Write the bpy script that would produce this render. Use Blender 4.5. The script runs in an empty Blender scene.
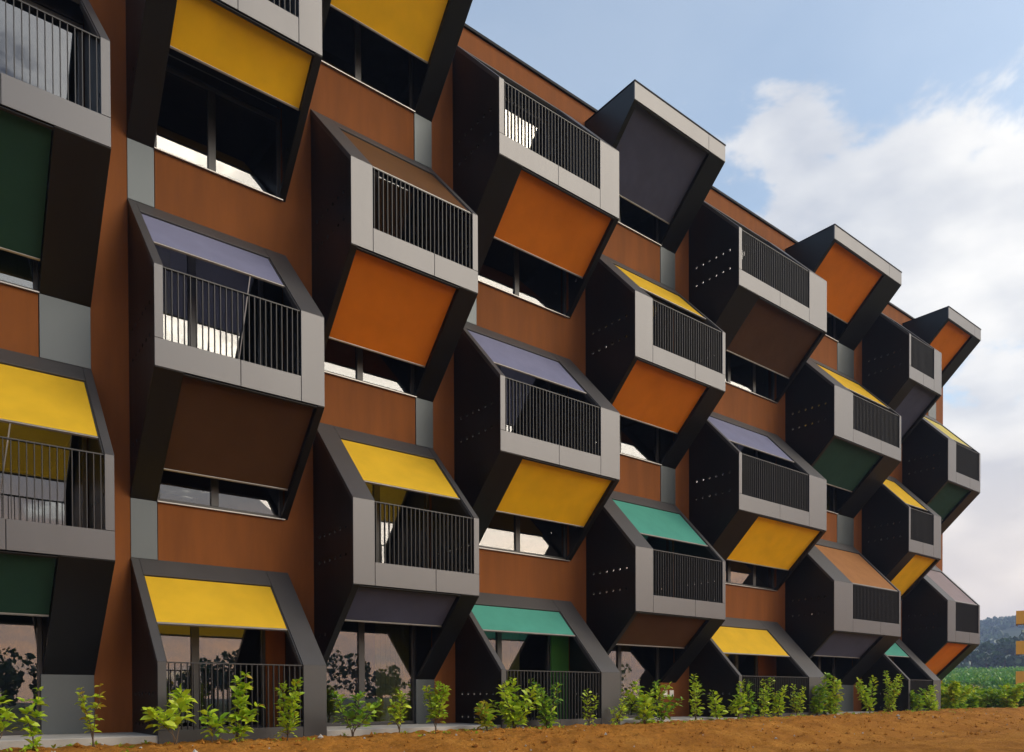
import bpy, math, random
from mathutils import Vector, Matrix, noise

random.seed(7)
S = bpy.context.scene
COL = S.collection
R = math.radians

# ------------------------------------------------------------------ mesh helpers
class MB:
    """collects convex solids and loose faces, then links them as ONE mesh object"""
    def __init__(s):
        s.v = []; s.f = []; s.mi = []
    def poly(s, pts, m=0):
        b = len(s.v); s.v += [tuple(p) for p in pts]
        s.f.append(list(range(b, b + len(pts)))); s.mi.append(m)
    def prism(s, x0, x1, prof, m=0):
        """(y,z) profile extruded along x"""
        n = len(prof); b = len(s.v)
        s.v += [(x0, y, z) for y, z in prof] + [(x1, y, z) for y, z in prof]
        fs = [[b + i for i in range(n)][::-1], [b + n + i for i in range(n)]]
        for i in range(n):
            j = (i + 1) % n
            fs.append([b + i, b + j, b + n + j, b + n + i])
        s.f += fs; s.mi += [m] * len(fs)
    def box(s, x0, x1, y0, y1, z0, z1, m=0):
        s.prism(x0, x1, [(y0, z0), (y1, z0), (y1, z1), (y0, z1)], m)
    def tube(s, p0, p1, r0, r1=None, n=6, m=0):
        r1 = r0 if r1 is None else r1
        p0, p1 = Vector(p0), Vector(p1)
        d = (p1 - p0).normalized()
        a = d.orthogonal().normalized(); c = d.cross(a)
        b = len(s.v)
        for p, r in ((p0, r0), (p1, r1)):
            for i in range(n):
                t = 2 * math.pi * i / n
                s.v.append(tuple(p + (a * math.cos(t) + c * math.sin(t)) * r))
        for i in range(n):
            j = (i + 1) % n
            s.f.append([b + i, b + j, b + n + j, b + n + i]); s.mi.append(m)
        s.f.append([b + i for i in range(n)][::-1]); s.mi.append(m)
        s.f.append([b + n + i for i in range(n)]); s.mi.append(m)
    def build(s, name, mats, parent=None, bevel=0, smooth=False, recalc=True):
        me = bpy.data.meshes.new(name)
        me.from_pydata(s.v, [], s.f)
        if not isinstance(mats, (list, tuple)): mats = [mats]
        for m in mats: me.materials.append(m)
        me.polygons.foreach_set('material_index', s.mi)
        if smooth: me.polygons.foreach_set('use_smooth', [True] * len(s.f))
        if recalc:
            import bmesh
            bm = bmesh.new(); bm.from_mesh(me)
            bmesh.ops.recalc_face_normals(bm, faces=bm.faces)
            bm.to_mesh(me); bm.free()
        me.update()
        o = bpy.data.objects.new(name, me); COL.objects.link(o)
        if parent: o.parent = parent
        if bevel:
            b = o.modifiers.new('b', 'BEVEL'); b.width = bevel; b.segments = 1; b.limit_method = 'ANGLE'
        return o

def empty(name, loc=(0, 0, 0)):
    o = bpy.data.objects.new(name, None); COL.objects.link(o); o.location = loc
    return o

def tag(o, label=None, cat=None, group=None, kind=None):
    if label: o['label'] = label
    if cat: o['category'] = cat
    if group: o['group'] = group
    if kind: o['kind'] = kind
    return o

# ------------------------------------------------------------------ materials
def new_mat(name):
    m = bpy.data.materials.new(name); m.use_nodes = True
    return m, m.node_tree, m.node_tree.nodes['Principled BSDF']

def panel_mat(name, col, rough=.5, metal=0., var=.12, scale=1.3, spec=.5, streak=True, bump=0.):
    """sheet or render with slight, large, uneven wear"""
    m, nt, p = new_mat(name)
    N, L = nt.nodes, nt.links
    tc = N.new('ShaderNodeTexCoord')
    mp = N.new('ShaderNodeMapping'); L.new(tc.outputs['Object'], mp.inputs[0])
    if streak: mp.inputs['Scale'].default_value = (2.6, 2.6, .4)
    n = N.new('ShaderNodeTexNoise'); n.inputs['Scale'].default_value = scale; n.inputs['Detail'].default_value = 6
    n.inputs['Roughness'].default_value = .62
    L.new(mp.outputs[0], n.inputs['Vector'])
    r = N.new('ShaderNodeMapRange'); r.inputs[1].default_value = .3; r.inputs[2].default_value = .7
    r.inputs[3].default_value = 1 - var; r.inputs[4].default_value = 1 + var
    L.new(n.outputs['Fac'], r.inputs[0])
    mx = N.new('ShaderNodeMix'); mx.data_type = 'RGBA'; mx.blend_type = 'MULTIPLY'
    mx.inputs['Factor'].default_value = 1
    mx.inputs['A'].default_value = (*col, 1)
    L.new(r.outputs[0], mx.inputs['B'])
    L.new(mx.outputs['Result'], p.inputs['Base Color'])
    p.inputs['Roughness'].default_value = rough
    p.inputs['Metallic'].default_value = metal
    p.inputs['Specular IOR Level'].default_value = spec
    r2 = N.new('ShaderNodeMapRange'); r2.inputs[3].default_value = rough - .07; r2.inputs[4].default_value = rough + .07
    L.new(n.outputs['Fac'], r2.inputs[0]); L.new(r2.outputs[0], p.inputs['Roughness'])
    if bump:
        n2 = N.new('ShaderNodeTexNoise'); n2.inputs['Scale'].default_value = 90; n2.inputs['Detail'].default_value = 3
        L.new(tc.outputs['Object'], n2.inputs['Vector'])
        b = N.new('ShaderNodeBump'); b.inputs['Strength'].default_value = bump; b.inputs['Distance'].default_value = .004
        L.new(n2.outputs['Fac'], b.inputs['Height']); L.new(b.outputs[0], p.inputs['Normal'])
    return m

def fabric_mat(name, col, trans=.42):
    m, nt, p = new_mat(name)
    N, L = nt.nodes, nt.links
    tc = N.new('ShaderNodeTexCoord')
    n = N.new('ShaderNodeTexNoise'); n.inputs['Scale'].default_value = 2.2; n.inputs['Detail'].default_value = 5
    L.new(tc.outputs['Object'], n.inputs['Vector'])
    r = N.new('ShaderNodeMapRange'); r.inputs[1].default_value = .3; r.inputs[2].default_value = .7
    r.inputs[3].default_value = .93; r.inputs[4].default_value = 1.06
    L.new(n.outputs['Fac'], r.inputs[0])
    mx = N.new('ShaderNodeMix'); mx.data_type = 'RGBA'; mx.blend_type = 'MULTIPLY'; mx.inputs['Factor'].default_value = 1
    mx.inputs['A'].default_value = (*col, 1); L.new(r.outputs[0], mx.inputs['B'])
    p.inputs['Roughness'].default_value = .75; p.inputs['Specular IOR Level'].default_value = .25
    L.new(mx.outputs['Result'], p.inputs['Base Color'])
    # weave
    w = N.new('ShaderNodeTexNoise'); w.inputs['Scale'].default_value = 260; w.inputs['Detail'].default_value = 2
    L.new(tc.outputs['Object'], w.inputs['Vector'])
    n3 = N.new('ShaderNodeTexNoise'); n3.inputs['Scale'].default_value = 1.6
    L.new(tc.outputs['Object'], n3.inputs['Vector'])
    b0 = N.new('ShaderNodeBump'); b0.inputs['Strength'].default_value = .45; b0.inputs['Distance'].default_value = .05
    L.new(n3.outputs['Fac'], b0.inputs['Height'])
    b = N.new('ShaderNodeBump'); b.inputs['Strength'].default_value = .25; b.inputs['Distance'].default_value = .002
    L.new(w.outputs['Fac'], b.inputs['Height']); L.new(b0.outputs[0], b.inputs['Normal'])
    L.new(b.outputs[0], p.inputs['Normal'])
    t = N.new('ShaderNodeBsdfTranslucent'); L.new(mx.outputs['Result'], t.inputs['Color'])
    ms = N.new('ShaderNodeMixShader'); ms.inputs[0].default_value = trans
    L.new(p.outputs[0], ms.inputs[1]); L.new(t.outputs[0], ms.inputs[2])
    L.new(ms.outputs[0], N['Material Output'].inputs['Surface'])
    return m

def leaf_mat(name, c0, c1, trans=.35, rough=.4):
    m, nt, p = new_mat(name)
    N, L = nt.nodes, nt.links
    g = N.new('ShaderNodeNewGeometry')
    cr = N.new('ShaderNodeMix'); cr.data_type = 'RGBA'
    cr.inputs['A'].default_value = (*c0, 1); cr.inputs['B'].default_value = (*c1, 1)
    L.new(g.outputs['Random Per Island'], cr.inputs['Factor'])
    L.new(cr.outputs['Result'], p.inputs['Base Color'])
    p.inputs['Roughness'].default_value = rough
    t = N.new('ShaderNodeBsdfTranslucent'); L.new(cr.outputs['Result'], t.inputs['Color'])
    ms = N.new('ShaderNodeMixShader'); ms.inputs[0].default_value = trans
    L.new(p.outputs[0], ms.inputs[1]); L.new(t.outputs[0], ms.inputs[2])
    L.new(ms.outputs[0], N['Material Output'].inputs['Surface'])
    return m

def glass_mat():
    m = bpy.data.materials.new('window_glass'); m.use_nodes = True
    nt = m.node_tree; N, L = nt.nodes, nt.links
    N.remove(N['Principled BSDF'])
    gl = N.new('ShaderNodeBsdfGlossy'); gl.inputs['Roughness'].default_value = .0; gl.inputs['Color'].default_value = (.95, .97, 1, 1)
    tr = N.new('ShaderNodeBsdfTransparent'); tr.inputs['Color'].default_value = (.5, .53, .5, 1)
    tc = N.new('ShaderNodeTexCoord')
    n = N.new('ShaderNodeTexNoise'); n.inputs['Scale'].default_value = .9; n.inputs['Detail'].default_value = 1
    L.new(tc.outputs['Object'], n.inputs['Vector'])
    b = N.new('ShaderNodeBump'); b.inputs['Strength'].default_value = .12; b.inputs['Distance'].default_value = .02
    L.new(n.outputs['Fac'], b.inputs['Height'])
    L.new(b.outputs[0], gl.inputs['Normal'])
    fr = N.new('ShaderNodeFresnel'); fr.inputs['IOR'].default_value = 1.7
    ma = N.new('ShaderNodeMath'); ma.operation = 'MULTIPLY_ADD'; ma.inputs[1].default_value = 1.0; ma.inputs[2].default_value = .09
    ma.use_clamp = True
    L.new(fr.outputs[0], ma.inputs[0])
    ms = N.new('ShaderNodeMixShader'); L.new(ma.outputs[0], ms.inputs[0])
    L.new(tr.outputs[0], ms.inputs[1]); L.new(gl.outputs[0], ms.inputs[2])
    L.new(ms.outputs[0], N['Material Output'].inputs['Surface'])
    return m

M = dict(
    black=panel_mat('black_laminate', (.0048, .0052, .0054), .42, var=.18, scale=.9, spec=.35),
    dark=panel_mat('charcoal_laminate', (.045, .0435, .045), .5, var=.06, scale=.9),
    silver=panel_mat('silver_composite', (.102, .102, .108), .38, metal=.6, var=.04, scale=.7),
    greyp=panel_mat('grey_wall_panel', (.09, .105, .113), .45, metal=.5, var=.05, scale=.8),
    terra=panel_mat('terracotta_render', (.185, .062, .0145), .85, var=.2, scale=1.0, spec=.2, bump=.35),
    bar=panel_mat('railing_steel', (.034, .034, .035), .45, metal=.4, var=.05),
    frame=panel_mat('window_frame', (.035, .035, .036), .4, var=.05),
    alu=panel_mat('aluminium', (.33, .32, .31), .4, metal=.7, var=.05),
    room=panel_mat('room_plaster', (.16, .15, .13), .9, var=.1),
    conc=panel_mat('concrete', (.36, .35, .33), .85, var=.16, scale=2.5, streak=False, bump=.5),
    cope=panel_mat('dark_coping', (.006, .006, .006), .6, spec=.12),
    blind=panel_mat('olive_blind', (.24, .23, .06), .8, var=.04),
    greenw=panel_mat('green_render', (.06, .22, .03), .8, var=.05),
    white=panel_mat('white_plastic', (.75, .72, .66), .5, var=.03),
    bark=panel_mat('bark', (.09, .06, .035), .9, var=.3, scale=6),
    glass=glass_mat(),
)
FAB = {
    'yellow': fabric_mat('yellow_fabric', (.92, .58, .030)),
    'gold': fabric_mat('golden_yellow_fabric', (.95, .54, .008), .1),
    'orange': fabric_mat('orange_fabric', (.66, .185, .006), .1),
    'copper': fabric_mat('copper_brown_fabric', (.46, .21, .075)),
    'umber': fabric_mat('umber_fabric', (.17, .078, .026)),
    'brown': fabric_mat('dark_brown_fabric', (.075, .034, .012), .1),
    'teal': fabric_mat('teal_fabric', (.10, .43, .34)),
    'lilac': fabric_mat('lilac_fabric', (.26, .275, .43)),
    'mauve': fabric_mat('mauve_grey_fabric', (.40, .33, .35)),
    'slate': fabric_mat('slate_fabric', (.070, .078, .135), .1),
    'green': fabric_mat('bottle_green_fabric', (.016, .060, .042), .1),
    'lemon': fabric_mat('pale_yellow_fabric', (.85, .74, .22)),
}
FABWORD = {'gold': 'golden yellow', 'copper': 'copper brown', 'umber': 'brown', 'brown': 'dark brown', 'slate': 'slate grey',
           'green': 'bottle green', 'mauve': 'mauve grey', 'lemon': 'pale yellow'}
LEAF = [leaf_mat('fresh_leaf', (.34, .50, .02), (.58, .68, .035)), leaf_mat('mid_leaf', (.20, .40, .02), (.42, .58, .03)),
        leaf_mat('deep_leaf', (.07, .20, .02), (.20, .36, .03)), leaf_mat('yellowing_leaf', (.30, .30, .03), (.55, .38, .03))]
TREELEAF = [leaf_mat('tree_leaf', (.025, .06, .018), (.06, .12, .03), .2), leaf_mat('pale_tree_leaf', (.05, .10, .03), (.10, .16, .05), .2)]

# ------------------------------------------------------------------ building (fitted to the photograph)
H = 2.9
D = 1.63                       # how far the balconies stand out
A, B, C, E = 2.923, 1.164, -.325, -1.915   # wall top, rail, front bottom, wall bottom of a cell above its floor
TOP, PAR = 14.575, 14.98       # hood top, parapet top
XL = [-1.30, 2.898, 6.049, 9.241, 13.114, 17.039, 21.744, 26.518, 29.537]
XR = [2.357, 5.549, 8.717, 12.61, 16.468, 21.317, 25.959, 28.985, 32.39]
WIDE = [.70, .41, .42, .60, .60, .94, 1.10, .60, .68]
NAR = .125
XEND = 33.04
TH = .07
FLOOR = .075

def hexcell(c, s):
    """local frame helpers of one balcony cell"""
    z = s * H
    return z

LSL = math.hypot(D, A - B)
NSL = (-(A - B) / LSL, D / LSL)
LUN = math.hypot(D, C - E)
NUN = (-(C - E) / LUN, -D / LUN)
def sl(t, z, off=0.):      # point on the sloping upper face
    return (-D * (1 - t) + NSL[0] * off, z + B + (A - B) * t + NSL[1] * off)
def un(t, z, off=0.):      # point on the sloping under face
    return (-D * (1 - t) + NUN[0] * off, z + C + (E - C) * t + NUN[1] * off)

def clip(poly, zlo=None, zhi=None, ylo=None, yhi=None):
    def cut(P, f):
        out = []
        for i in range(len(P)):
            a, b = P[i], P[(i + 1) % len(P)]
            fa, fb = f(a), f(b)
            if fa >= 0: out.append(a)
            if fa * fb < 0:
                t = fa / (fa - fb); out.append((a[0] + (b[0] - a[0]) * t, a[1] + (b[1] - a[1]) * t))
        return out
    if zlo is not None: poly = cut(poly, lambda p: p[1] - zlo)
    if zhi is not None and poly: poly = cut(poly, lambda p: zhi - p[1])
    if ylo is not None and poly: poly = cut(poly, lambda p: p[0] - ylo)
    if yhi is not None and poly: poly = cut(poly, lambda p: yhi - p[0])
    return poly if len(poly) > 2 else None

def side_panel(x0, x1, poly, rows, parent):
    """perforated sheet: rows = [(z, [y, ...])], real holes through it"""
    mb = MB(); c = .05; r = .034
    rows = sorted(rows)
    pieces = []; cur = None
    for z, ys in rows:
        pieces.append(clip(poly, zlo=cur, zhi=z - c)); cur = z + c
        slab = clip(poly, zlo=z - c, zhi=z + c)
        last = None
        for y in sorted(ys):
            pieces.append(clip(slab, ylo=last, yhi=y - c)); last = y + c
        pieces.append(clip(slab, ylo=last))
    pieces.append(clip(poly, zlo=cur))
    for P in pieces:
        if not P: continue
        mb.poly([(x0, y, z) for y, z in P]); mb.poly([(x1, y, z) for y, z in P][::-1])
    for z, ys in rows:
        for y in ys:
            for k in range(8):
                a0, a1 = k * math.pi / 4, (k + 1) * math.pi / 4
                def sq(a):
                    m = max(abs(math.cos(a)), abs(math.sin(a)))
                    return (y + c * math.cos(a) / m, z + c * math.sin(a) / m)
                def ci(a): return (y + r * math.cos(a), z + r * math.sin(a))
                q = [sq(a0), sq(a1), ci(a1), ci(a0)]
                mb.poly([(x0, *p) for p in q]); mb.poly([(x1, *p) for p in q][::-1])
                i0, i1 = ci(a0), ci(a1)
                mb.poly([(x0, *i0), (x1, *i0), (x1, *i1), (x0, *i1)])
    n = len(poly)
    for i in range(n):
        a, b = poly[i], poly[(i + 1) % n]
        mb.poly([(x0, *a), (x0, *b), (x1, *b), (x1, *a)])
    return mb.build('side_panel', M['black'], parent, recalc=False)

HY = [-.26 - .216 * i for i in range(6)]
building = empty('apartment_building', (0, 0, 0))
tag(building, 'long terracotta apartment block with black honeycomb balconies and coloured fabric awnings', 'building')

def quad_slab(mb, x0, x1, face, z, t0, t1, o0, o1, m=0):
    mb.prism(x0, x1, [face(t0, z, o0), face(t1, z, o0), face(t1, z, o1), face(t0, z, o1)], m)

def awning(parent, face, z, x0, x1, t_in, t_out, colour, recess, name, rod=False):
    """fabric sheet pulled down guide rails, with an aluminium bottom bar"""
    mb = MB()
    # slight sag so the cloth is not a perfect plane
    nx, nt = 8, 5
    g = []
    for j in range(nt + 1):
        t = t_in + (t_out - t_in) * j / nt
        row = []
        for i in range(nx + 1):
            x = x0 + (x1 - x0) * i / nx
            sg = (.020 + .008 * math.sin(x * 3.1 + z)) * math.sin(math.pi * j / nt) * math.sin(math.pi * i / nx)
            y, zz = face(t, z, -recess - sg)
            row.append((x, y, zz))
        g.append(row)
    b = 0
    for row in g: mb.v += row
    for j in range(nt):
        for i in range(nx):
            q = j * (nx + 1) + i
            mb.f.append([q, q + 1, q + nx + 2, q + nx + 1]); mb.mi.append(0)
    o = mb.build(name, FAB[colour], parent, smooth=True, recalc=False)
    o['label'] = FABWORD.get(colour, colour) + (' fabric awning' if face is sl else ' fabric screen')
    L = LSL if face is sl else LUN
    dt = .035 / L * (1 if t_out > t_in else -1)
    bb = MB(); quad_slab(bb, x0, x1, face, z, t_out + dt * .05, t_out + dt, -recess + .014, -recess - .022)
    bar = bb.build('bottom_bar', M['alu'], parent, bevel=.004)
    if rod:
        rb = MB(); p0 = face(t_out + dt, z, -recess)
        xr = x0 + (x1 - x0) * rod
        rb.tube((xr, p0[0] + .02, p0[1]), (xr - .16, p0[0] + .25, z + .12), .011)
        rb.build('crank_rod', M['alu'], parent)
    return o

def railing(parent, x0, x1, zb, zt):
    mb = MB()
    y0 = -D + .03
    mb.box(x0 + .004, x1 - .004, y0 - .004, y0 + .052, zt - .018, zt)
    n = max(2, round((x1 - x0) / .088)); st = (x1 - x0) / n
    for i in range(n):
        x = x0 + (i + .5) * st
        mb.box(x - .005, x + .005, y0, y0 + .045, zb - .03, zt - .0185)
    return mb.build('railing', M['bar'], parent)

def front_frame(parent, c, z, xa, xb, wl, wr, zbot, zin, mat, ztop):
    """posts and bottom band of sheet with open joints on a dark backing"""
    j = .004
    mb = MB(); y0, y1 = -D, -D + .022
    mb.box(xa + .003, xa + wl - (j if wl > .2 else 0), y0, y1, zbot + .004 if wl > .2 else zin + j, ztop - .004)
    mb.box(xb - wr + (j if wr > .2 else 0), xb - .003, y0, y1, zbot + .004 if wr > .2 else zin + j, ztop - .004)
    u0 = xa + (wl + j if wl > .2 else .003); u1 = xb - (wr + j if wr > .2 else .003)
    mid = u0 + (u1 - u0) * .56
    mb.box(u0, mid - j, y0, y1, zbot + .004, zin)
    mb.box(mid + j, u1, y0, y1, zbot + .004, zin)
    o = mb.build('front_frame', mat, parent, bevel=.003)
    bk = MB()
    bk.box(xa + .06, xa + wl - .006, y1, y1 + .035, zbot + .01, ztop - .01)
    bk.box(xb - wr + .006, xb - .06, y1, y1 + .035, zbot + .01, ztop - .01)
    bk.box(xa + wl + .001, xb - wr - .001, y1, y1 + .035, zbot + .012, zin - .006)
    bk.build('frame_backing', M['black'], parent)
    return o

def balcony(c, s, top=None, low=None, t_top=.3, t_low=.6, rod=False):
    xa, xb, w = XL[c], XR[c], WIDE[c]
    z = s * H
    even = c % 2 == 1            # columns 1,3,5,7 carry balconies on even storeys
    wl, wr = (NAR, w) if even else (w, NAR)        # upper frame
    ul, ur = (w, NAR) if even else (NAR, w)        # under frame is mirrored
    ground, hood = s == 0, s == 5
    sh = MB()
    name = 'hood' if hood else 'balcony'
    if hood:
        zt = TOP
        sh.box(xa + .004, xb - .004, -D + .03, -.001, zt - .1, zt - .012)
    elif ground:
        sh.box(xa + .07, xb - .07, -D + .06, -.001, -.05, FLOOR + .005)
    else:
        sh.box(xa + .07, xb - .07, -D + .06, -.001, z - .24, z + .05)
    bal = sh.build(name, M['black'] if not ground else M['conc'], building)
    i = .012
    if hood:
        poly = [(-.001, z + E + .02), (-D + i, z + C + i), (-D + i, TOP - .005), (-.001, TOP - .005)]
        rows = []
    elif ground:
        poly = [(-.001, -.05), (-D + i, -.07), (-D + i, B - .005), (-.001, A - .02)]
        rows = [(.22, HY), (.70, HY)]
    else:
        poly = [(-.001, z + E + .02), (-D + i, z + C + .005), (-D + i, z + B - .005), (-.001, z + A - .02)]
        rows = [(z + .22, HY), (z + .70, HY), (z - 1.12, HY[:2])]
    side_panel(xa + .005, xa + .05, poly, rows, bal)
    side_panel(xb - .05, xb - .005, poly, rows, bal)
    # upper sloping frame
    if not hood:
        sf = MB()
        quad_slab(sf, xa, xa + wl, sl, z, 0, 1, 0, -TH)
        quad_slab(sf, xb - wr, xb, sl, z, 0, 1, 0, -TH)
        quad_slab(sf, xa + wl + .003, xb - wr - .003, sl, z, .83, 1, -.0015, -TH)
        sf.build('slope_frame', M['dark'], bal, bevel=.004)
        for xx in (xa + wl + .001, xb - wr - .021):      # guide rails along the opening
            gr = MB(); quad_slab(gr, xx, xx + .02, sl, z, .015, .829, -.02, -.1)
            gr.build('guide_rail', M['frame'], bal)
        mat = M['dark'] if ground else M['silver']
        zbot = -.07 if ground else z + C
        zin = FLOOR + .075 if ground else z + .09
        front_frame(bal, c, z, xa, xb, wl, wr, zbot, zin, mat, z + B)
        railing(bal, xa + wl, xb - wr, zin, z + B)
        if top:
            awning(bal, sl, z, xa + wl + .024, xb - wr - .024, .825, t_top, top, .03, 'awning', rod)
    else:
        ff = MB(); mid = xa + (xb - xa) * .8
        ff.box(xa + .003, mid - .004, -D, -D + .03, z + C, TOP)
        ff.box(mid + .004, xb - .003, -D, -D + .03, z + C, TOP)
        ff.build('fascia', M['silver'], bal, bevel=.003)
        cp = MB(); cp.box(xa - .004, xb + .004, -D - .012, -.001, TOP + .001, TOP + .03)
        cp.build('coping', M['cope'], bal)
    # under frame
    if not ground:
        uf = MB()
        quad_slab(uf, xa, xa + ul, un, z, 0.004, 1, 0, -TH)
        quad_slab(uf, xb - ur, xb, un, z, 0.004, 1, 0, -TH)
        quad_slab(uf, xa + ul + .002, xb - ur - .002, un, z, .012, .03, -.002, -TH)
        uf.build('under_frame', M['black'], bal, bevel=.004)
        if low:
            awning(bal, un, z, xa + ul + .012, xb - ur - .012, .02, t_low, low, .085, 'screen')
    return bal

CELLS = [
    # column, storey, upper awning, lower screen, how far each comes down
    (0, 1, 'yellow', 'green', .19, .50, .62), (0, 3, None, 'green', .3, .79, .8), (0, 5, None, 'orange', .3, .6, 0),
    (1, 0, 'yellow', None, .37, 0, 0), (1, 2, 'lilac', 'brown', .38, .74, .72), (1, 4, None, 'gold', .3, .37, 0),
    (2, 1, 'yellow', 'slate', .27, .38, 0), (2, 3, 'umber', 'orange', .03, .72, 0), (2, 5, None, 'gold', 0, .62, 0),
    (3, 0, 'teal', None, .50, 0, 0), (3, 2, 'lilac', 'gold', .26, .59, 0), (3, 4, None, 'orange', .3, .60, 0),
    (4, 1, 'teal', 'brown', .27, .47, 0), (4, 3, 'yellow', 'orange', .30, .60, 0), (4, 5, None, 'slate', 0, .76, 0),
    (5, 0, 'yellow', None, .37, 0, 0), (5, 2, 'lilac', 'gold', .28, .67, 0), (5, 4, None, 'brown', .3, .66, 0),
    (6, 1, 'copper', 'slate', .03, .47, 0), (6, 3, 'yellow', 'green', .20, .63, 0), (6, 5, None, 'orange', 0, .73, 0),
    (7, 0, 'teal', None, .50, 0, 0), (7, 2, 'yellow', 'gold', .12, .85, 0), (7, 4, None, 'slate', .3, .80, 0),
    (8, 1, 'mauve', 'orange', .03, .75, 0), (8, 3, 'lemon', 'green', .15, .80, 0), (8, 5, None, 'orange', 0, .72, 0),
]
for c, s, top, low, tt, tl, rod in CELLS:
    b = balcony(c, s, top, low, tt, tl, rod)
    w = []
    if top: w.append(FABWORD.get(top, top) + ' awning above')
    if low: w.append(FABWORD.get(low, low) + ' screen below')
    b['label'] = ('roof hood' if s == 5 else 'ground floor balcony' if s == 0 else 'balcony') + (' with ' + ' and '.join(w) if w else '')

# --- walls: strips between the columns, spandrels, parapet
wl = MB()
x0 = -9.
for c in range(9):
    wl.box(x0, XL[c] - .001 + .03, 0, .3, -.3, PAR); x0 = XR[c] - .03
wl.box(x0, XEND, 0, .3, -.3, PAR)
wl.build('wall', M['terra'], building)
ew = MB()
ew.box(XEND - .3, XEND, .301, 12, -.3, PAR); ew.box(-9, -8.7, .301, 12, -.3, PAR); ew.box(-8.7, XEND - .3, 11.7, 12, -.3, PAR)
ew.build('end_wall', M['terra'], building)
cp = MB(); cp.box(-9.06, XEND + .05, -.05, .36, PAR + .001, PAR + .06)
cp.box(-9.06, XEND + .05, 11.66, 12.05, PAR + .001, PAR + .06)
cp.build('coping', M['cope'], building)
rf = MB(); rf.box(-8.69, XEND - .31, .305, 11.69, 14.2, 14.45)
rf.build('roof', M['conc'], building)

def spandrel(c, z0, z1, panel_side):
    xa, xb, w = XL[c] + .03, XR[c] - .03, WIDE[c] - .03
    mb = MB()
    if panel_side is None:
        mb.box(xa, xb, 0, .3, z0, z1)
    elif panel_side == 'L':
        mb.box(xa + w + .012, xb, 0, .3, z0, z1)
    else:
        mb.box(xa, xb - w - .012, 0, .3, z0, z1)
    mb.build('spandrel', M['terra'], building)
    if panel_side:
        p = MB(); px0 = xa - .025 if panel_side == 'L' else xb - w
        p.box(px0, px0 + w + .025, -.012, .2, z0 + .005, z1 - .01)
        p.build('grey_panel', M['greyp'], building, bevel=.003)

for c in range(9):
    even = c % 2 == 1
    side = 'L' if even else 'R'
    if even:
        for s in (0, 2): spandrel(c, s * H + A - .01, (s + 2) * H + E + .01, side)
        spandrel(c, 4 * H + A - .01, PAR, None)
    else:
        for s in (1, 3): spandrel(c, s * H + A - .01, (s + 2) * H + E + .01, side)
        spandrel(c, TOP - .02, PAR, None)
        # panel below the foot of the ground storey frame
        xa, xb, w = XL[c] + .03, XR[c] - .03, WIDE[c]
        p = MB(); p.box(xb - w, xb + .025, -.012, .2, FLOOR, H + E + .012)
        p.build('grey_panel' if c != 4 else 'spandrel', M['greyp' if c != 4 else 'terra'], building, bevel=.003)

# --- windows and the dark infill round them
def window(c, k, upper):
    even = c % 2 == 1
    xa, xb, w = XL[c] + .06, XR[c] - .06, WIDE[c] - .06
    wide_right = even if upper else not even
    z0 = k * H + FLOOR if (upper or k == 0) else (k + 1) * H + E + .012
    z1 = k * H + 2.5
    ztop = k * H + (A - .02 if upper else 2.66)
    if wide_right: f0, f1, s0, s1 = xa, xb - w, xb - w, xb
    else: f0, f1, s0, s1 = xa + w, xb, xa, xa + w
    # infill strip beside the window and header over it
    st = MB(); st.box(s0 + .003, s1, .02, .2, z0, ztop)
    stm = M['black']
    if k == 0 and upper: stm = M['greenw'] if c == 3 else M['terra']
    st.build('infill_panel', stm, building)
    hd = MB(); hd.box(f0, f1, .03, .2, z1, ztop)
    hd.build('window_header', M['black'], building)
    fr = MB(); t = .065; y0, y1 = .06, .13
    fr.box(f0, f1, y0, y1, z0, z0 + t); fr.box(f0, f1, y0, y1, z1 - t, z1)
    n = 2 if f1 - f0 < 2.9 else 3
    edges = [f0 + (f1 - f0) * q for q in ([0, .5, 1] if n == 2 else [0, .3, .68, 1])]
    if n == 2: edges[1] = f0 + (f1 - f0) * .44
    for q, e in enumerate(edges):
        xx0 = e if q == 0 else e - t if q == n else e - t
        xx1 = xx0 + (t if q in (0, n) else 2 * t)
        fr.box(xx0, xx1, y0, y1 - .002, z0 + t + .001, z1 - t - .001)
    o = fr.build('window', M['frame'], building, bevel=.004)
    for q in range(n):
        g0 = edges[q] + t; g1 = edges[q + 1] - t
        pm = MB(); pm.poly([(g0, .1, z0 + t), (g1, .1, z0 + t), (g1, .1, z1 - t), (g0, .1, z1 - t)])
        pm.build('pane', M['glass'], o, recalc=False)
    if not upper and k > 0:
        sm = MB(); sm.prism(f0, f1, [(-.05, z0 - .022), (.058, z0 - .022), (.058, z0 + .006), (-.05, z0 - .004)])
        sm.build('window_sill', M['alu'], o)
    return o, f0, f1, z0, z1

for c in range(9):
    even = c % 2 == 1
    for k in range(5):
        upper = (k % 2 == 0) if even else (k % 2 == 1)
        o, f0, f1, z0, z1 = window(c, k, upper)
        blind = {(2, 0): (.62, .98), (4, 0): (.02, .66), (3, 0): (.02, .7), (6, 2): (.5, .98), (1, 2): (.02, .3), (0, 2): (.5, .98)}.get((c, k))
        if blind:
            bm = MB(); xq0, xq1 = f0 + (f1 - f0) * blind[0], f0 + (f1 - f0) * blind[1]
            n = 14
            for q in range(n):
                a, b2 = xq0 + (xq1 - xq0) * q / n, xq0 + (xq1 - xq0) * (q + 1) / n
                bm.prism(a, b2, [(.22 + .012 * (q % 2), z0 + .05), (.24 + .012 * (q % 2), z0 + .05), (.24 + .012 * (q % 2), z1 - .1), (.22 + .012 * (q % 2), z1 - .1)])
            bm.build('blind', M['blind'], o)

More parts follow.
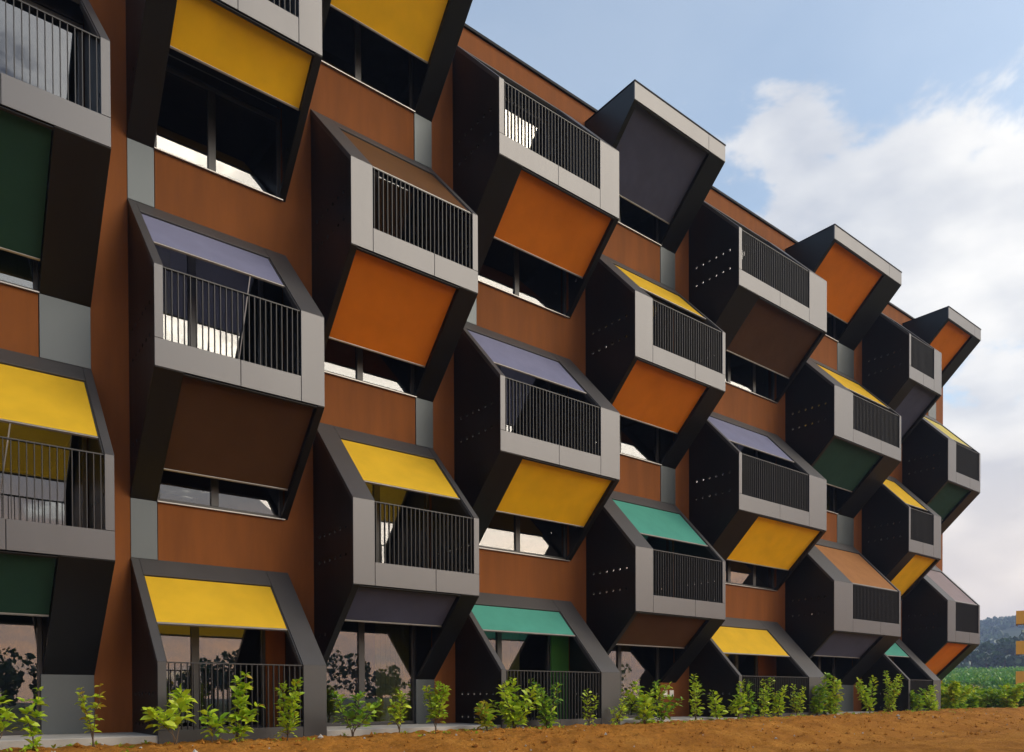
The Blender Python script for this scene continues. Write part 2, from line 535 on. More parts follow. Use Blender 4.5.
# --- floors, partitions and back of the rooms
for k in range(5):
    fl = MB(); fl.box(-8.69, XEND - .31, .31, 6.2, k * H - .2, k * H + .06)
    fl.build('floor_slab', M['room'], building)
for c in range(10):
    xx = (-1.7 if c == 0 else (XEND - .5 if c == 9 else (XR[c - 1] + XL[c]) / 2))
    pt = MB(); pt.box(xx - .1, xx + .1, .31, 6.0, .06, 14.19)
    pt.build('partition', M['room'], building)
bw = MB(); bw.box(-8.69, XEND - .31, 6.21, 6.4, -.2, 14.19); bw.build('inner_wall', M['room'], building)
# meter covers on the ground floor panel
for q in range(2):
    xc = XR[4] - .45 + q * .26
    mc = MB(); mc.box(xc - .085, xc + .085, -.03, -.0125, .62, .79)
    mc.build('meter_cover', M['white'], building, bevel=.004)

# ------------------------------------------------------------------ setting
def soil_z(x, y):
    base = -.06 + .0052 * max(x, 0) + (.0 if x < 30 else -.004 * min(x - 30, 30))
    f = max(0., min(1., (-2.35 - y) / 3.5))
    z = base - .42 * f * f * (3 - 2 * f)
    v = Vector((x * 1.1, y * 1.1, 0))
    z += .045 * noise.fractal(v, 1, 2, 5) + .035 * noise.noise(Vector((x * 2.3 + .5 * y, y * 2.6, 1.7))) + .036 * noise.fractal(v * 5, .6, 2, 4)
    z += .045 * max(0, noise.noise(Vector((x * 5.3, y * 5.3, 3.1))) - .1) + .03 * max(0, noise.noise(Vector((x * 13, y * 13, 8.1))) - .15)
    return z

def grid(xs, ys, fz):
    mb = MB()
    for y in ys:
        for x in xs: mb.v.append((x, y, fz(x, y)))
    n = len(xs)
    for j in range(len(ys) - 1):
        for i in range(n - 1):
            mb.f.append([j * n + i, j * n + i + 1, (j + 1) * n + i + 1, (j + 1) * n + i]); mb.mi.append(0)
    return mb

def soil_mat():
    m, nt, p = new_mat('loose_earth'); N, L = nt.nodes, nt.links
    tc = N.new('ShaderNodeTexCoord')
    n1 = N.new('ShaderNodeTexNoise'); n1.inputs['Scale'].default_value = .7; n1.inputs['Detail'].default_value = 9; n1.inputs['Roughness'].default_value = .65
    n2 = N.new('ShaderNodeTexNoise'); n2.inputs['Scale'].default_value = 22; n2.inputs['Detail'].default_value = 8; n2.inputs['Roughness'].default_value = .75
    for n in (n1, n2): L.new(tc.outputs['Object'], n.inputs['Vector'])
    r = N.new('ShaderNodeValToRGB'); e = r.color_ramp
    e.elements[0].position = .32; e.elements[0].color = (.20, .075, .012, 1)
    e.elements[1].position = .7; e.elements[1].color = (.56, .28, .06, 1)
    x = e.elements.new(.52); x.color = (.38, .16, .026, 1)
    ad = N.new('ShaderNodeMath'); ad.operation = 'ADD'
    h = N.new('ShaderNodeMath'); h.operation = 'MULTIPLY'; h.inputs[1].default_value = .5
    h2 = N.new('ShaderNodeMath'); h2.operation = 'MULTIPLY'; h2.inputs[1].default_value = .5
    L.new(n1.outputs['Fac'], h.inputs[0]); L.new(n2.outputs['Fac'], h2.inputs[0])
    L.new(h.outputs[0], ad.inputs[0]); L.new(h2.outputs[0], ad.inputs[1]); L.new(ad.outputs[0], r.inputs[0])
    L.new(r.outputs[0], p.inputs['Base Color'])
    p.inputs['Roughness'].default_value = .95; p.inputs['Specular IOR Level'].default_value = .1
    b = N.new('ShaderNodeBump'); b.inputs['Strength'].default_value = .9; b.inputs['Distance'].default_value = .05
    L.new(n2.outputs['Fac'], b.inputs['Height']); L.new(b.outputs[0], p.inputs['Normal'])
    return m

def frange(a, b, st):
    n = int(round((b - a) / st)); return [a + (b - a) * i / n for i in range(n + 1)]
SOIL = soil_mat()
xs = frange(-4, 14, .06) + frange(14.1, 34, .1) + frange(34.4, 80, .4)
ys = frange(-11, -3.6, .12) + frange(-3.55, -1.4, .045) 
so = grid(xs, ys, soil_z).build('soil', SOIL, recalc=False, smooth=True)
tag(so, kind='structure')

# stones and clods scattered in the earth
st = MB(); rnd = random.Random(3)
for k in range(2600):
    x = -1 + 30 * rnd.random() ** 1.6; y = -2.0 - 4.2 * rnd.random()
    z = soil_z(x, y); rr = rnd.uniform(.008, .026) * (2.3 if rnd.random() < .14 else 1)
    b = len(st.v); m = 1 if rnd.random() < .07 else 0
    for dv in ((1, 0, 0), (-1, 0, 0), (0, 1, 0), (0, -1, 0), (0, 0, 1), (0, 0, -1)):
        st.v.append(tuple(Vector((x, y, z + rr * .3)) + Vector(dv) * rr * rnd.uniform(.6, 1.3)))
    for f in ((0, 2, 4), (2, 1, 4), (1, 3, 4), (3, 0, 4), (2, 0, 5), (1, 2, 5), (3, 1, 5), (0, 3, 5)):
        st.f.append([b + i for i in f]); st.mi.append(m)
tag(st.build('gravel', [SOIL, M['conc']], recalc=False), 'scattered stones and clods on the brown earth', 'gravel', kind='stuff')

pv = MB(); 
pv.box(-6, XEND + 1.5, -D + .03, -.0005, -.3, FLOOR)
for x in ():
    pass
tag(pv.build('pavement', M['conc'], bevel=.01), kind='structure')

def land_z(x, y):
    r = math.hypot(x - 30, y)
    base = -.75
    az = math.degrees(math.atan2(y, x - 30))
    side = max(0., min(1., (az + 28) / 20)) if az < 90 else max(0., min(1., (185 - az) / 20))
    if az < -28: side = 0.
    if r > 50: base += side * min(1., (r - 50) / 150) ** 1.2 * 7.2
    if r > 200: base += side * min(130, r - 200) * .02
    if r > 330:
        t = min(1., (r - 330) / 600)
        t = t * t * (3 - 2 * t)
        a = math.atan2(y, x)
        base += side * t * (66 + 9 * math.sin(a * 5 + 1) + 5 * math.sin(a * 13))
    if r > 950: base -= side * (r - 950) * .08
    base += max(0, min(1, (r - 60) / 300)) * (.5 + 2.5 * side) * noise.fractal(Vector((x * .006, y * .006, 0)), 1, 2, 4)
    return base

def land_mat():
    m, nt, p = new_mat('far_fields'); N, L = nt.nodes, nt.links
    tc = N.new('ShaderNodeTexCoord')
    n1 = N.new('ShaderNodeTexNoise'); n1.inputs['Scale'].default_value = .012; n1.inputs['Detail'].default_value = 8
    L.new(tc.outputs['Object'], n1.inputs['Vector'])
    r = N.new('ShaderNodeValToRGB'); e = r.color_ramp
    e.elements[0].position = .38; e.elements[0].color = (.03, .055, .02, 1)
    e.elements[1].position = .66; e.elements[1].color = (.15, .16, .08, 1)
    L.new(n1.outputs['Fac'], r.inputs[0]); L.new(r.outputs[0], p.inputs['Base Color'])
    p.inputs['Roughness'].default_value = .95; p.inputs['Specular IOR Level'].default_value = .1
    return m

ld = MB(); nr, na = 60, 120
rad = [0] + [8 * (1040 / 8) ** (i / (nr - 1)) for i in range(nr)]
for rr in rad:
    for k in range(na):
        a = 2 * math.pi * k / na; x, y = 30 + rr * math.cos(a), rr * math.sin(a)
        ld.v.append((x, y, land_z(x, y)))
for j in range(nr):
    for k in range(na):
        k2 = (k + 1) % na
        ld.f.append([j * na + k, j * na + k2, (j + 1) * na + k2, (j + 1) * na + k][::-1]); ld.mi.append(0)
tag(ld.build('ground', land_mat(), recalc=False, smooth=True), kind='structure')

# far wood on the hill, one mass
def clump(mb, c, rx, rz, n, size, rnd, m=0):
    for q in range(n):
        d = Vector((rnd.gauss(0, 1), rnd.gauss(0, 1), rnd.gauss(0, 1))).normalized() * rnd.uniform(.55, 1.05)
        p = Vector((c[0] + d.x * rx, c[1] + d.y * rx, c[2] + d.z * rz))
        a = Vector((rnd.gauss(0, 1), rnd.gauss(0, 1), rnd.gauss(0, .6))).normalized()
        b = a.orthogonal().normalized(); b.rotate(Matrix.Rotation(rnd.uniform(0, 6.28), 3, a))
        e = a.cross(b); s = size * rnd.uniform(.6, 1.3)
        mb.poly([p + b * s, p + e * s * .8, p - b * s * .9, p - e * s * .7], m)

wd = MB(); rnd = random.Random(11)
for k in range(7500):
    a = R(rnd.uniform(-6, 48)); rr = 330 + 640 * rnd.random() ** .8
    x, y = 30 + rr * math.cos(a), rr * math.sin(a)
    if noise.noise(Vector((x * .009, y * .009, 5))) > .12 and rr < 700: continue
    h = rnd.uniform(2.6, 4.6); z = land_z(x, y)
    clump(wd, (x, y, z + h * .6), h * .62, h * .62, 11, h * .42, rnd, 0 if rnd.random() < .75 else 1)
tag(wd.build('far_wood', TREELEAF, recalc=False), 'hazy wooded hillside on the skyline beyond the fields', 'wood', kind='stuff')

vy = MB(); rnd = random.Random(12)
for row in range(16):
    rr = 84 + row * 9 + rnd.uniform(-.5, .5)
    for q in range(260):
        a = R(-3 + 40 * q / 260 + rnd.uniform(-.06, .06))
        x, y = 30 + rr * math.cos(a), rr * math.sin(a)
        clump(vy, (x, y, land_z(x, y) + 1.25), .55, 1.25, 11, .27, rnd, 0 if rnd.random() < .6 else 1)
tag(vy.build('vineyard', [leaf_mat('vine_leaf', (.07, .24, .02), (.14, .36, .035), .3), leaf_mat('light_vine_leaf', (.16, .34, .03), (.26, .44, .05), .3)], recalc=False),
    'rows of green vines in the field behind the shrubs', 'vineyard', kind='stuff')

def tree(loc, h, rnd, label, group, n=160, leafsize=.45, m=0, low=.45):
    root = empty('tree', loc)
    tag(root, label, 'tree', group)
    tk = MB(); tk.tube((0, 0, -.3), (.1 * h * .1, 0, h * .45), h * .028, h * .018, 8)
    cr = MB()
    for q in range(9):
        a = rnd.uniform(0, 6.28); l = h * rnd.uniform(.18, .34); zz = h * rnd.uniform(low, .85)
        tip = (math.cos(a) * l, math.sin(a) * l, zz)
        tk.tube((0, 0, h * rnd.uniform(.28, .45)), tip, h * .012, h * .004, 5)
        clump(cr, tip, h * .17, h * .13, n // 9, leafsize, rnd)
    clump(cr, (0, 0, h * .88), h * .16, h * .13, n // 9, leafsize, rnd)
    tk.build('trunk', M['bark'], root, recalc=False); cr.build('crown', TREELEAF[m], root, recalc=False)
    return root

rnd = random.Random(21)
# dark trees at the foot of the hill
for k, (a, rr, h) in enumerate([(19.5, 262, 11), (20.4, 270, 13), (21.2, 258, 10), (18.4, 268, 12), (17.2, 274, 14), (22.6, 280, 9), (16.0, 262, 11)]):
    x, y = 30 + rr * math.cos(R(a)), rr * math.sin(R(a))
    tree((x, y, land_z(x, y)), h, rnd, 'dark green tree in the clump at the foot of the hill', 'trees at the foot of the hill', 420, .9, 0, .12)

# ------------------------------------------------------------------ neighbouring block far right
nb = empty('neighbouring_block', (87.3, 15.5, -.75)); nb.rotation_euler.z = R(-71.6)
tag(nb, 'distant terracotta block with stacked orange balconies at the right edge', 'building')
w = MB(); w.box(1.4, 22, 1.5, 14, -.3, 10.6); w.build('wall', M['terra'], nb)
OCH = panel_mat('ochre_board', (.92, .38, .012), .6, var=.06)
for k in range(3):
    z = 2.45 + 3.02 * k
    b = MB(); b.box(0, 20, 0, .14, z, z + 1.32); b.box(0, .14, .141, 2.6, z, z + 1.32); b.box(.141, 19.9, .141, 1.499, z + .01, z + .2)
    b.build('balcony', OCH, nb)
    wn = MB(); wn.box(2.5, 20, 1.44, 1.499, z + .3, z + 2.3); wn.build('window', M['frame'], nb)

hs = empty('house')

# low house roof past the end of the building
hs.location = (106, 27, -1.0)
tag(hs, 'low house with a pale red roof behind the shrubs past the building end', 'house')
w = MB(); w.box(0, 9, 0, 6, 0, 1.9); w.build('wall', M['white'], hs)
w = MB(); w.prism(-.4, 9.4, [(-.5, 1.85), (6.5, 1.85), (3, 3.1)]); w.build('roof', panel_mat('pale_red_tiles', (.42, .16, .12), .9, var=.2, scale=4), hs)

# ------------------------------------------------------------------ shrubs
def leaf(mb, p, d, up, L, W, m):
    d = d.normalized(); s = d.cross(up)
    if s.length < .05: s = d.orthogonal()
    s.normalize(); n = s.cross(d).normalized()
    droop = -.16
    a = p + d * L * .34 - n * L * .02; b = p + d * L * .70 + n * L * droop * .35; t = p + d * L + n * L * droop
    f = .18 * W
    i = len(mb.v)
    for q in (p, a + s * W * .5 + n * f, a - s * W * .5 + n * f, a, b + s * W * .42 + n * f, b - s * W * .42 + n * f, b, t):
        mb.v.append(tuple(q))
    for fc in ((0, 3, 1), (0, 2, 3), (3, 6, 4, 1), (3, 2, 5, 6), (6, 7, 4), (6, 5, 7)):
        mb.f.append([i + q for q in fc]); mb.mi.append(m)

def shrub(loc, h, seed, label, stems=3, spread=.25, L=.11, dens=1., pal=(0, 1), yellow=.03, bare=.25, group='young shrubs along the building', whorl=False):
    rnd = random.Random(seed)
    L *= rnd.uniform(.8, 1.25)
    root = empty('shrub', loc); root.rotation_euler.z = rnd.uniform(0, 6.28)
    tag(root, label, 'shrub', group)
    sm, lm = MB(), MB()
    for k in range(stems):
        a = rnd.uniform(0, 6.28)
        lean = spread * 1.5 * rnd.uniform(.3, 1)
        hh = h * (1 if k == 0 else rnd.uniform(.5, .98))
        P = []; n = 7
        for q in range(n + 1):
            t = q / n
            P.append(Vector((math.cos(a) * lean * t ** 1.3 * h + rnd.gauss(0, .012), math.sin(a) * lean * t ** 1.3 * h + rnd.gauss(0, .012), hh * t - (.05 if q == 0 else 0))))
        for q in range(n):
            sm.tube(P[q], P[q + 1], .009 * (1 - .7 * q / n), .009 * (1 - .7 * (q + 1) / n), 5)
        def at(t):
            u = min(.9999, t) * n; i = int(u); return P[i].lerp(P[i + 1], u - i), (P[i + 1] - P[i]).normalized()
        cnt = int(hh / (.0100 if not whorl else .0085) * dens)
        ang = rnd.uniform(0, 6.28)
        for q in range(cnt):
            t = bare + (1 - bare) * (q + rnd.random() * .7) / cnt
            if whorl: t = bare + (1 - bare) * (round((t - bare) / (1 - bare) * 4) / 4) + rnd.uniform(-.03, .03)
            p, dd = at(min(1, max(.05, t)))
            ang += 2.4 + rnd.gauss(0, .35)
            out = Vector((math.cos(ang), math.sin(ang), rnd.uniform(-.35, 1.25)))
            # short side twig
            tw = rnd.uniform(.0, .10) * (1.2 - t) * (0 if whorl else 1.5)
            p2 = p + out.normalized() * tw
            if tw > .03: sm.tube(p, p2, .003, .002, 4)
            l = L * 1.5 * rnd.uniform(.6, 1.15) * (1 - .25 * (t > .9))
            m = 1 if rnd.random() < yellow else 0
            leaf(lm, p2, out, Vector((rnd.gauss(0, .55), rnd.gauss(0, .55), 1)), l, l * .5, 2 if m else (0 if rnd.random() < .6 else 1))
    sm.build('stem', M['bark'], root, recalc=False)
    lm.build('foliage', [LEAF[pal[0]], LEAF[pal[1]], LEAF[3]], root, recalc=False, smooth=True)
    return root

FWD = Vector((.61943, .78497, -.01175)); RGT = Vector((.78499, -.61950, -.00382)); UPV = Vector((.01028, .00685, .99992))
CAM = Vector((0, -13.674, .6194)); FPX = 768.55; CY = 706.21
def at_px(u, y):
    t = (u - 512) / FPX
    k = FWD + RGT * t
    s = (y - CAM.y) / k.y
    return CAM.x + k.x * s
def ztop(u, v, x, y):
    d = Vector((x, y, 0)) - CAM
    depth = d.x * FWD.x + d.y * FWD.y
    # horizon row at this column
    hv = CY + FPX * (-.01175) * 1.0 - .0049 * (u - 512) * -1 * -.78
    return .62 + (697.2 + .0039 * (u - 512) - v) / FPX * depth

# u, y, top row, stems, spread, leaf length, density, palette, yellow share, bare share, label
SH = [
    (-4, -2.5, 690, 2, .3, .11, .8, (0, 1), .0, .45, 'leafy shrub cut off by the left edge of the photo', 0),
    (33, -2.3, 686, 2, .18, .10, .8, (1, 0), .0, .1, 'thin upright shrub in front of the leftmost dark glass door', 1),
    (92, -2.2, 683, 3, .28, .10, .45, (0, 0), .25, .3, 'sparse yellowing shrub in front of the grey panel', 1),
    (176, -2.25, 678, 3, .45, .12, 1.0, (0, 0), .02, .45, 'broad lime leaved shrub at the left end of the front railing', 0),
    (212, -2.15, 709, 2, .3, .12, .6, (1, 0), .02, .3, 'low shrub between two taller ones before the front railing', 0),
    (237, -2.3, 672, 3, .22, .11, .9, (0, 1), .02, .2, 'tall whorled shrub before the middle of the front railing', 1),
    (287, -2.2, 677, 3, .13, .075, 1.6, (0, 1), .02, .12, 'dense columnar shrub before the orange strip by the front railing', 0),
    (352, -2.2, 691, 4, .5, .10, .8, (1, 2), .0, .3, 'dark green spreading shrub left of the glass doors', 0),
    (399, -2.0, 684, 3, .32, .09, .8, (0, 1), .02, .35, 'airy lime shrub in front of the tall glass doors', 0),
    (435, -2.1, 683, 3, .2, .085, 1.2, (1, 0), .08, .3, 'bushy shrub with yellow tips beside the orange strip', 0),
    (487, -2.05, 703, 3, .35, .085, 1.0, (1, 3), .1, .1, 'small shrub with yellow leaves left of a big bush', 0),
    (514, -1.95, 679, 6, .3, .085, 1.5, (1, 2), .0, .05, 'big bushy shrub in front of the perforated dark side panel', 0),
    (548, -1.95, 680, 5, .28, .08, 1.5, (1, 2), .0, .05, 'wide bush in front of the green wall strip behind railings', 0),
    (589, -1.95, 683, 3, .22, .08, .8, (1, 2), .0, .1, 'thin twiggy shrub before the right end of the second railing', 0),
    (617, -1.95, 698, 4, .35, .08, 1.1, (1, 0), .0, .08, 'low leaning shrub beside the beige post', 0),
    (645, -1.95, 684, 5, .33, .085, 1.3, (1, 2), .0, .05, 'bush before the olive door', 0),
    (662, -1.9, 683, 4, .25, .085, 1.2, (0, 1), .02, .08, 'bush just left of the white meter covers', 0),
    (695, -1.8, 676, 3, .12, .09, 1.0, (1, 2), .0, .1, 'slim dark shrub against a black side panel', 0),
    (717, -1.8, 687, 3, .15, .09, 1.3, (0, 1), .0, .02, 'slim bright shrub with leaves to the ground', 0),
    (738, -1.75, 684, 3, .1, .09, 1.3, (0, 1), .0, .1, 'bright columnar shrub before the railing corner', 0),
    (750, -1.7, 682, 3, .15, .09, 1.2, (1, 2), .0, .05, 'dark shrub right of the bright columnar one', 0),
    (764, -1.75, 679, 4, .16, .09, 1.2, (0, 1), .0, .05, 'tall leaning shrub before the third railing', 0),
    (778, -1.75, 688, 3, .12, .09, 1.3, (0, 1), .0, .05, 'bright low columnar shrub before the third railing', 0),
    (797, -1.75, 681, 4, .25, .09, 1.2, (1, 2), .0, .1, 'dark spreading shrub before the right half of the third railing', 0),
    (817, -1.75, 677, 5, .15, .09, 1.5, (0, 1), .02, .0, 'tall lime bush hiding the grey post', 0),
    (832, -1.75, 679, 5, .14, .09, 1.5, (1, 3), .15, .0, 'yellow flecked bush right of the tall lime one', 0),
    (870, -1.7, 679, 4, .22, .1, 1.1, (1, 2), .0, .1, 'dark shrub left of the small teal awning', 0),
    (890, -1.75, 674, 5, .2, .1, 1.4, (1, 0), .08, .02, 'tall shrub below the small teal awning', 0),
    (917, -1.75, 688, 5, .3, .1, 1.4, (1, 2), .0, .0, 'dark bush at the last ground floor balcony', 0),
    (932, -1.75, 688, 5, .25, .1, 1.4, (1, 2), .0, .0, 'bush beside the last grey post of the block', 0),
]
for q, (u, y, v, stems, sp, L, dn, pal, yl, br, lab, wh) in enumerate(SH):
    if u < 300: L *= .82; dn *= .8
    if u > 500: sp *= 1.35; dn *= .5; L *= 1.05; pal = (0, 1) if q % 4 else (1, 2)
    x = at_px(u, y); zb = soil_z(x, y) if y < -D else FLOOR
    h = (ztop(u, v, x, y) - zb) * (1 - .16 * ((q * 7) % 5 == 1))
    shrub((x, y, zb), h, 100 + q, lab, stems, sp, L, dn, pal, yl, br, whorl=bool(wh))
# low weeds coming up along the slab edge
wm_ = MB(); rnd = random.Random(44)
for k in range(150):
    x = rnd.uniform(1, 31); y = -1.75 - abs(rnd.gauss(0, .45)); z = soil_z(x, y)
    for q in range(rnd.randint(3, 9)):
        a = rnd.uniform(0, 6.28); d = Vector((math.cos(a), math.sin(a), rnd.uniform(.3, 1.6)))
        l = rnd.uniform(.03, .09)
        leaf(wm_, Vector((x + rnd.gauss(0, .03), y + rnd.gauss(0, .03), z)), d, Vector((0, 0, 1)), l, l * .4, 0 if rnd.random() < .8 else 1)
tag(wm_.build('weeds', [LEAF[1], LEAF[3]], recalc=False), 'small weeds sprouting in the bare earth along the slab', 'weeds', kind='stuff')
# the row runs on past the end of the block
rnd = random.Random(5)
HD = [(948, 685, 'pale bush just past the end of the block'), (958, 687, 'pale leaved bush second past the block end'), (969, 690, 'round bush third past the block end'),
      (979, 693, 'dark bush below the vineyard rows'), (989, 690, 'dark bush with gaps, right of the round one'), (998, 691, 'light green bush left of the orange balconies'),
      (1007, 689, 'bush in front of the far orange balconies'), (1016, 688, 'bush under the lowest far orange balcony'), (1025, 688, 'bush at the right edge of the photo')]
for q, (u, v, lab) in enumerate(HD):
    y = -1.2 + rnd.uniform(-.3, .6); x = at_px(u, y)
    zb = soil_z(x, min(y, -1.4)) - .05
    h = ztop(u, v, x, y) - zb
    shrub((x, y, zb), h, 300 + q, lab, 9, .55, .16, 1.0, (1, 2) if q % 3 else (0, 1), .02, 0, group='bushes past the end of the block')

# belt of trees across the valley side, seen only mirrored in the ground floor glass
tb = MB(); rnd = random.Random(33)
for k in range(64):
    x = -40 + 150 * k / 63 + rnd.uniform(-1.5, 1.5); y = -95 + rnd.uniform(-6, 6); h = rnd.uniform(5.5, 9.5)
    tb.tube((x, y, -1.2), (x, y, h * .5), .16, .08, 6, 1)
    for q in range(7):
        a = rnd.uniform(0, 6.28); l = h * rnd.uniform(.05, .32)
        clump(tb, (x + math.cos(a) * l, y + math.sin(a) * l, -.75 + h * rnd.uniform(.25, .88)), h * .17, h * .13, 42, .34, rnd)
tag(tb.build('tree_belt', [TREELEAF[0], M['bark']], recalc=False), 'belt of trees across the site, mirrored in the ground floor glass', 'wood', kind='stuff')

# ------------------------------------------------------------------ sky, light, camera
SUN_EL, SUN_AZ = R(30), R(38)      # low, from the camera side and a little to the right
sd = Vector((math.sin(SUN_AZ) * math.cos(SUN_EL), -math.cos(SUN_AZ) * math.cos(SUN_EL), math.sin(SUN_EL)))
W = bpy.data.worlds.new('World'); S.world = W; W.use_nodes = True
nt = W.node_tree; N, L = nt.nodes, nt.links
bg = N['Background']; bg.inputs['Strength'].default_value = .14
sky = N.new('ShaderNodeTexSky'); sky.sky_type = 'NISHITA'; sky.sun_disc = False
sky.sun_elevation = SUN_EL; sky.sun_rotation = math.atan2(sd.x, sd.y)
sky.air_density = 1.0; sky.dust_density = 3.0; sky.ozone_density = 1.0
tc = N.new('ShaderNodeTexCoord')
nz = N.new('ShaderNodeVectorMath'); nz.operation = 'NORMALIZE'; L.new(tc.outputs['Generated'], nz.inputs[0])
sp = N.new('ShaderNodeSeparateXYZ'); L.new(nz.outputs[0], sp.inputs[0])
def math_node(op, a, b=None, c=None, clamp=False):
    n = N.new('ShaderNodeMath'); n.operation = op; n.use_clamp = clamp
    for i, q in enumerate((a, b, c)):
        if q is None: continue
        if isinstance(q, (int, float)): n.inputs[i].default_value = q
        else: L.new(q, n.inputs[i])
    return n.outputs[0]
# cloud layer coordinates: direction flattened so clouds stretch towards the horizon
zc = math_node('MAXIMUM', sp.outputs['Z'], 0.0)
den = math_node('ADD', zc, .32)
cx = math_node('DIVIDE', sp.outputs['X'], den); cyy = math_node('DIVIDE', sp.outputs['Y'], den)
cb = N.new('ShaderNodeCombineXYZ'); L.new(cx, cb.inputs[0]); L.new(cyy, cb.inputs[1]); L.new(math_node('MULTIPLY', zc, 1.6), cb.inputs[2])
n1 = N.new('ShaderNodeTexNoise'); n1.inputs['Scale'].default_value = 2.7; n1.inputs['Detail'].default_value = 10
n1.inputs['Roughness'].default_value = .6; n1.inputs['Distortion'].default_value = .25
mp = N.new('ShaderNodeMapping'); mp.inputs['Location'].default_value = (8.8, 2.9, 1.3)
L.new(cb.outputs[0], mp.inputs[0]); L.new(mp.outputs[0], n1.inputs['Vector'])
# more cloud low down and towards +x
low = N.new('ShaderNodeMapRange'); low.inputs[1].default_value = .70; low.inputs[2].default_value = .12
low.inputs[3].default_value = -.09; low.inputs[4].default_value = .17
L.new(sp.outputs['Z'], low.inputs[0])
bx = math_node('MINIMUM', math_node('MAXIMUM', math_node('MULTIPLY_ADD', sp.outputs['X'], .55, -.325), -.12), .16)
cov0 = math_node('ADD', math_node('ADD', n1.outputs['Fac'], low.outputs[0]), bx)

hi0 = N.new('ShaderNodeMapRange'); hi0.interpolation_type = 'SMOOTHSTEP'; hi0.inputs[1].default_value = -.05; hi0.inputs[2].default_value = -.45
L.new(sp.outputs['Y'], hi0.inputs[0])
cov = math_node('MULTIPLY_ADD', hi0.outputs[0], .16, cov0)
mask = N.new('ShaderNodeMapRange'); mask.interpolation_type = 'SMOOTHSTEP'
mask.inputs[1].default_value = .515; mask.inputs[2].default_value = .585
L.new(cov, mask.inputs[0])
# shading inside the cloud
n2 = N.new('ShaderNodeTexNoise'); n2.inputs['Scale'].default_value = 3.4; n2.inputs['Detail'].default_value = 6
mp2 = N.new('ShaderNodeMapping'); mp2.inputs['Location'].default_value = (7.3, 4.2, .9)
L.new(cb.outputs[0], mp2.inputs[0]); L.new(mp2.outputs[0], n2.inputs['Vector'])
cr = N.new('ShaderNodeValToRGB'); e = cr.color_ramp
e.elements[0].position = .35; e.elements[0].color = (1.6, 1.7, 1.88, 1)
e.elements[1].position = .62; e.elements[1].color = (2.9, 2.85, 2.75, 1)
L.new(n2.outputs['Fac'], cr.inputs[0])
# warm cloud near the horizon
wm = N.new('ShaderNodeMapRange'); wm.inputs[1].default_value = .30; wm.inputs[2].default_value = .02; wm.inputs[3].default_value = 0; wm.inputs[4].default_value = .85
L.new(sp.outputs['Z'], wm.inputs[0])
cw = N.new('ShaderNodeMix'); cw.data_type = 'RGBA'; cw.inputs['B'].default_value = (3.7, 3.05, 2.35, 1)
L.new(wm.outputs[0], cw.inputs['Factor']); # heavy grey cloud high over the valley side, open towards the horizon
hi = N.new('ShaderNodeMapRange'); hi.interpolation_type = 'SMOOTHSTEP'; hi.inputs[1].default_value = .12; hi.inputs[2].default_value = .50
L.new(sp.outputs['Z'], hi.inputs[0])
sd_ = N.new('ShaderNodeMapRange'); sd_.interpolation_type = 'SMOOTHSTEP'; sd_.inputs[1].default_value = -.05; sd_.inputs[2].default_value = -.45
L.new(sp.outputs['Y'], sd_.inputs[0])
xs_ = N.new('ShaderNodeMapRange'); xs_.interpolation_type = 'SMOOTHSTEP'; xs_.inputs[1].default_value = .55; xs_.inputs[2].default_value = .15
L.new(sp.outputs['X'], xs_.inputs[0])
heavy = math_node('MULTIPLY', math_node('MULTIPLY', hi.outputs[0], sd_.outputs[0]), xs_.outputs[0])
dk = N.new('ShaderNodeMix'); dk.data_type = 'RGBA'; dk.inputs['B'].default_value = (.75, .85, 1.15, 1)
L.new(math_node('MULTIPLY', heavy, .9), dk.inputs['Factor']); L.new(cr.outputs[0], dk.inputs['A'])
L.new(dk.outputs['Result'], cw.inputs['A'])
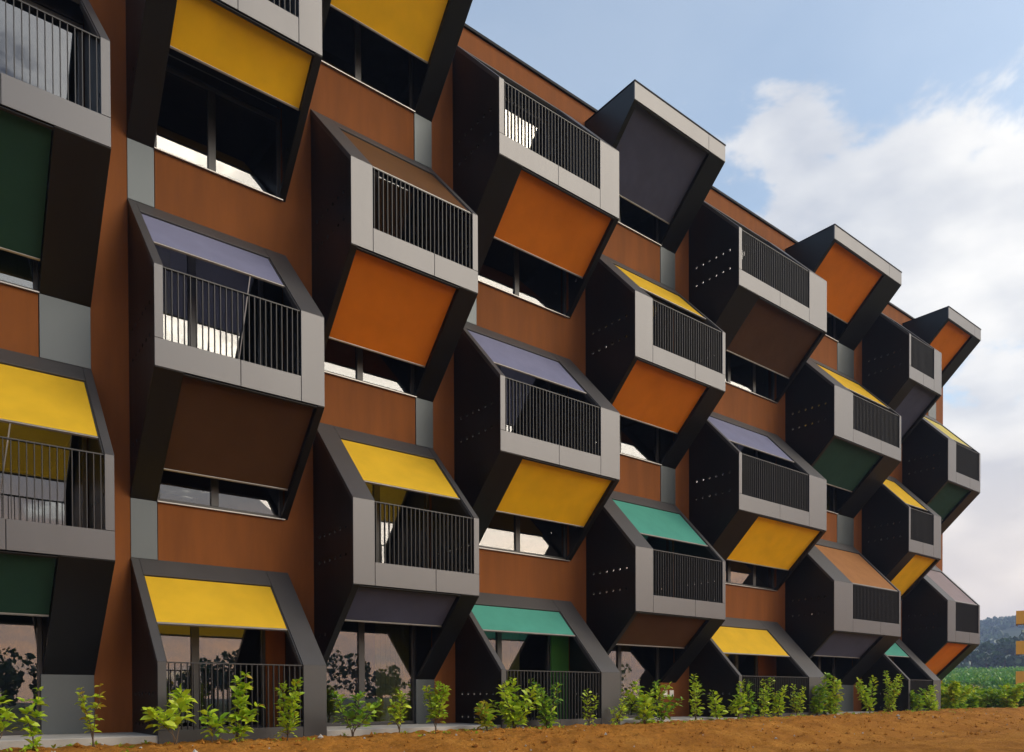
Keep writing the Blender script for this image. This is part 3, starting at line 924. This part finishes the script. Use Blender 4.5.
# evening glow low over the valley, opposite the facade
g1 = N.new('ShaderNodeMapRange'); g1.interpolation_type = 'SMOOTHSTEP'; g1.inputs[1].default_value = -.15; g1.inputs[2].default_value = -.75
L.new(sp.outputs['Y'], g1.inputs[0])
g2 = N.new('ShaderNodeMapRange'); g2.interpolation_type = 'SMOOTHSTEP'; g2.inputs[1].default_value = .26; g2.inputs[2].default_value = .08
L.new(sp.outputs['Z'], g2.inputs[0])
gw = N.new('ShaderNodeMix'); gw.data_type = 'RGBA'; gw.inputs['B'].default_value = (10.5, 5.4, 2.2, 1)
L.new(math_node('MULTIPLY', math_node('MULTIPLY', g1.outputs[0], g2.outputs[0]), math_node('MULTIPLY_ADD', n1.outputs['Fac'], 2.4, -.65, True)), gw.inputs['Factor'])
L.new(cw.outputs['Result'], gw.inputs['A'])
mx = N.new('ShaderNodeMix'); mx.data_type = 'RGBA'
L.new(math_node('MULTIPLY_ADD', mask.outputs[0], .86, .14), mx.inputs['Factor']); tint = N.new('ShaderNodeMix'); tint.data_type = 'RGBA'; tint.blend_type = 'MULTIPLY'; tint.inputs['Factor'].default_value = 1
tint.inputs['B'].default_value = (.77, .77, .69, 1); L.new(sky.outputs[0], tint.inputs['A'])
L.new(tint.outputs['Result'], mx.inputs['A']); L.new(gw.outputs['Result'], mx.inputs['B'])
L.new(mx.outputs['Result'], bg.inputs['Color'])

sl_ = bpy.data.lights.new('sun', 'SUN'); sl_.energy = .95; sl_.angle = R(46); sl_.color = (1, .88, .70)
so_ = bpy.data.objects.new('sun', sl_); COL.objects.link(so_)
so_.rotation_euler = sd.to_track_quat('Z', 'Y').to_euler()

# haze over the far hill
hz = MB(); hz.box(-1060, 1120, -1080, 1080, -80, 112)
hm = bpy.data.materials.new('haze_air'); hm.use_nodes = True
hn = hm.node_tree; hn.nodes.remove(hn.nodes['Principled BSDF'])
pv_ = hn.nodes.new('ShaderNodeVolumePrincipled'); pv_.inputs['Density'].default_value = .0007
pv_.inputs['Color'].default_value = (.44, .57, .92, 1); pv_.inputs['Anisotropy'].default_value = .2
hn.links.new(pv_.outputs[0], hn.nodes['Material Output'].inputs['Volume'])
tag(hz.build('haze', hm), 'thin blue haze over the far hill', 'haze', kind='stuff')

cam = bpy.data.cameras.new('camera'); co = bpy.data.objects.new('camera', cam); COL.objects.link(co)
cam.sensor_width = 36; cam.lens = FPX * 36 / 1024; cam.shift_y = (CY - 376) / 1024
cam.clip_start = .1; cam.clip_end = 5000
m3 = Matrix((RGT, UPV, -FWD)).transposed()
co.matrix_world = Matrix.Translation(CAM) @ m3.to_4x4()
S.camera = co
S.view_settings.view_transform = 'Standard'; S.view_settings.look = 'None'
S.view_settings.exposure = 1.55; S.view_settings.gamma = 1
S.cycles.max_bounces = 8; S.cycles.volume_bounces = 0; S.cycles.use_denoising = True
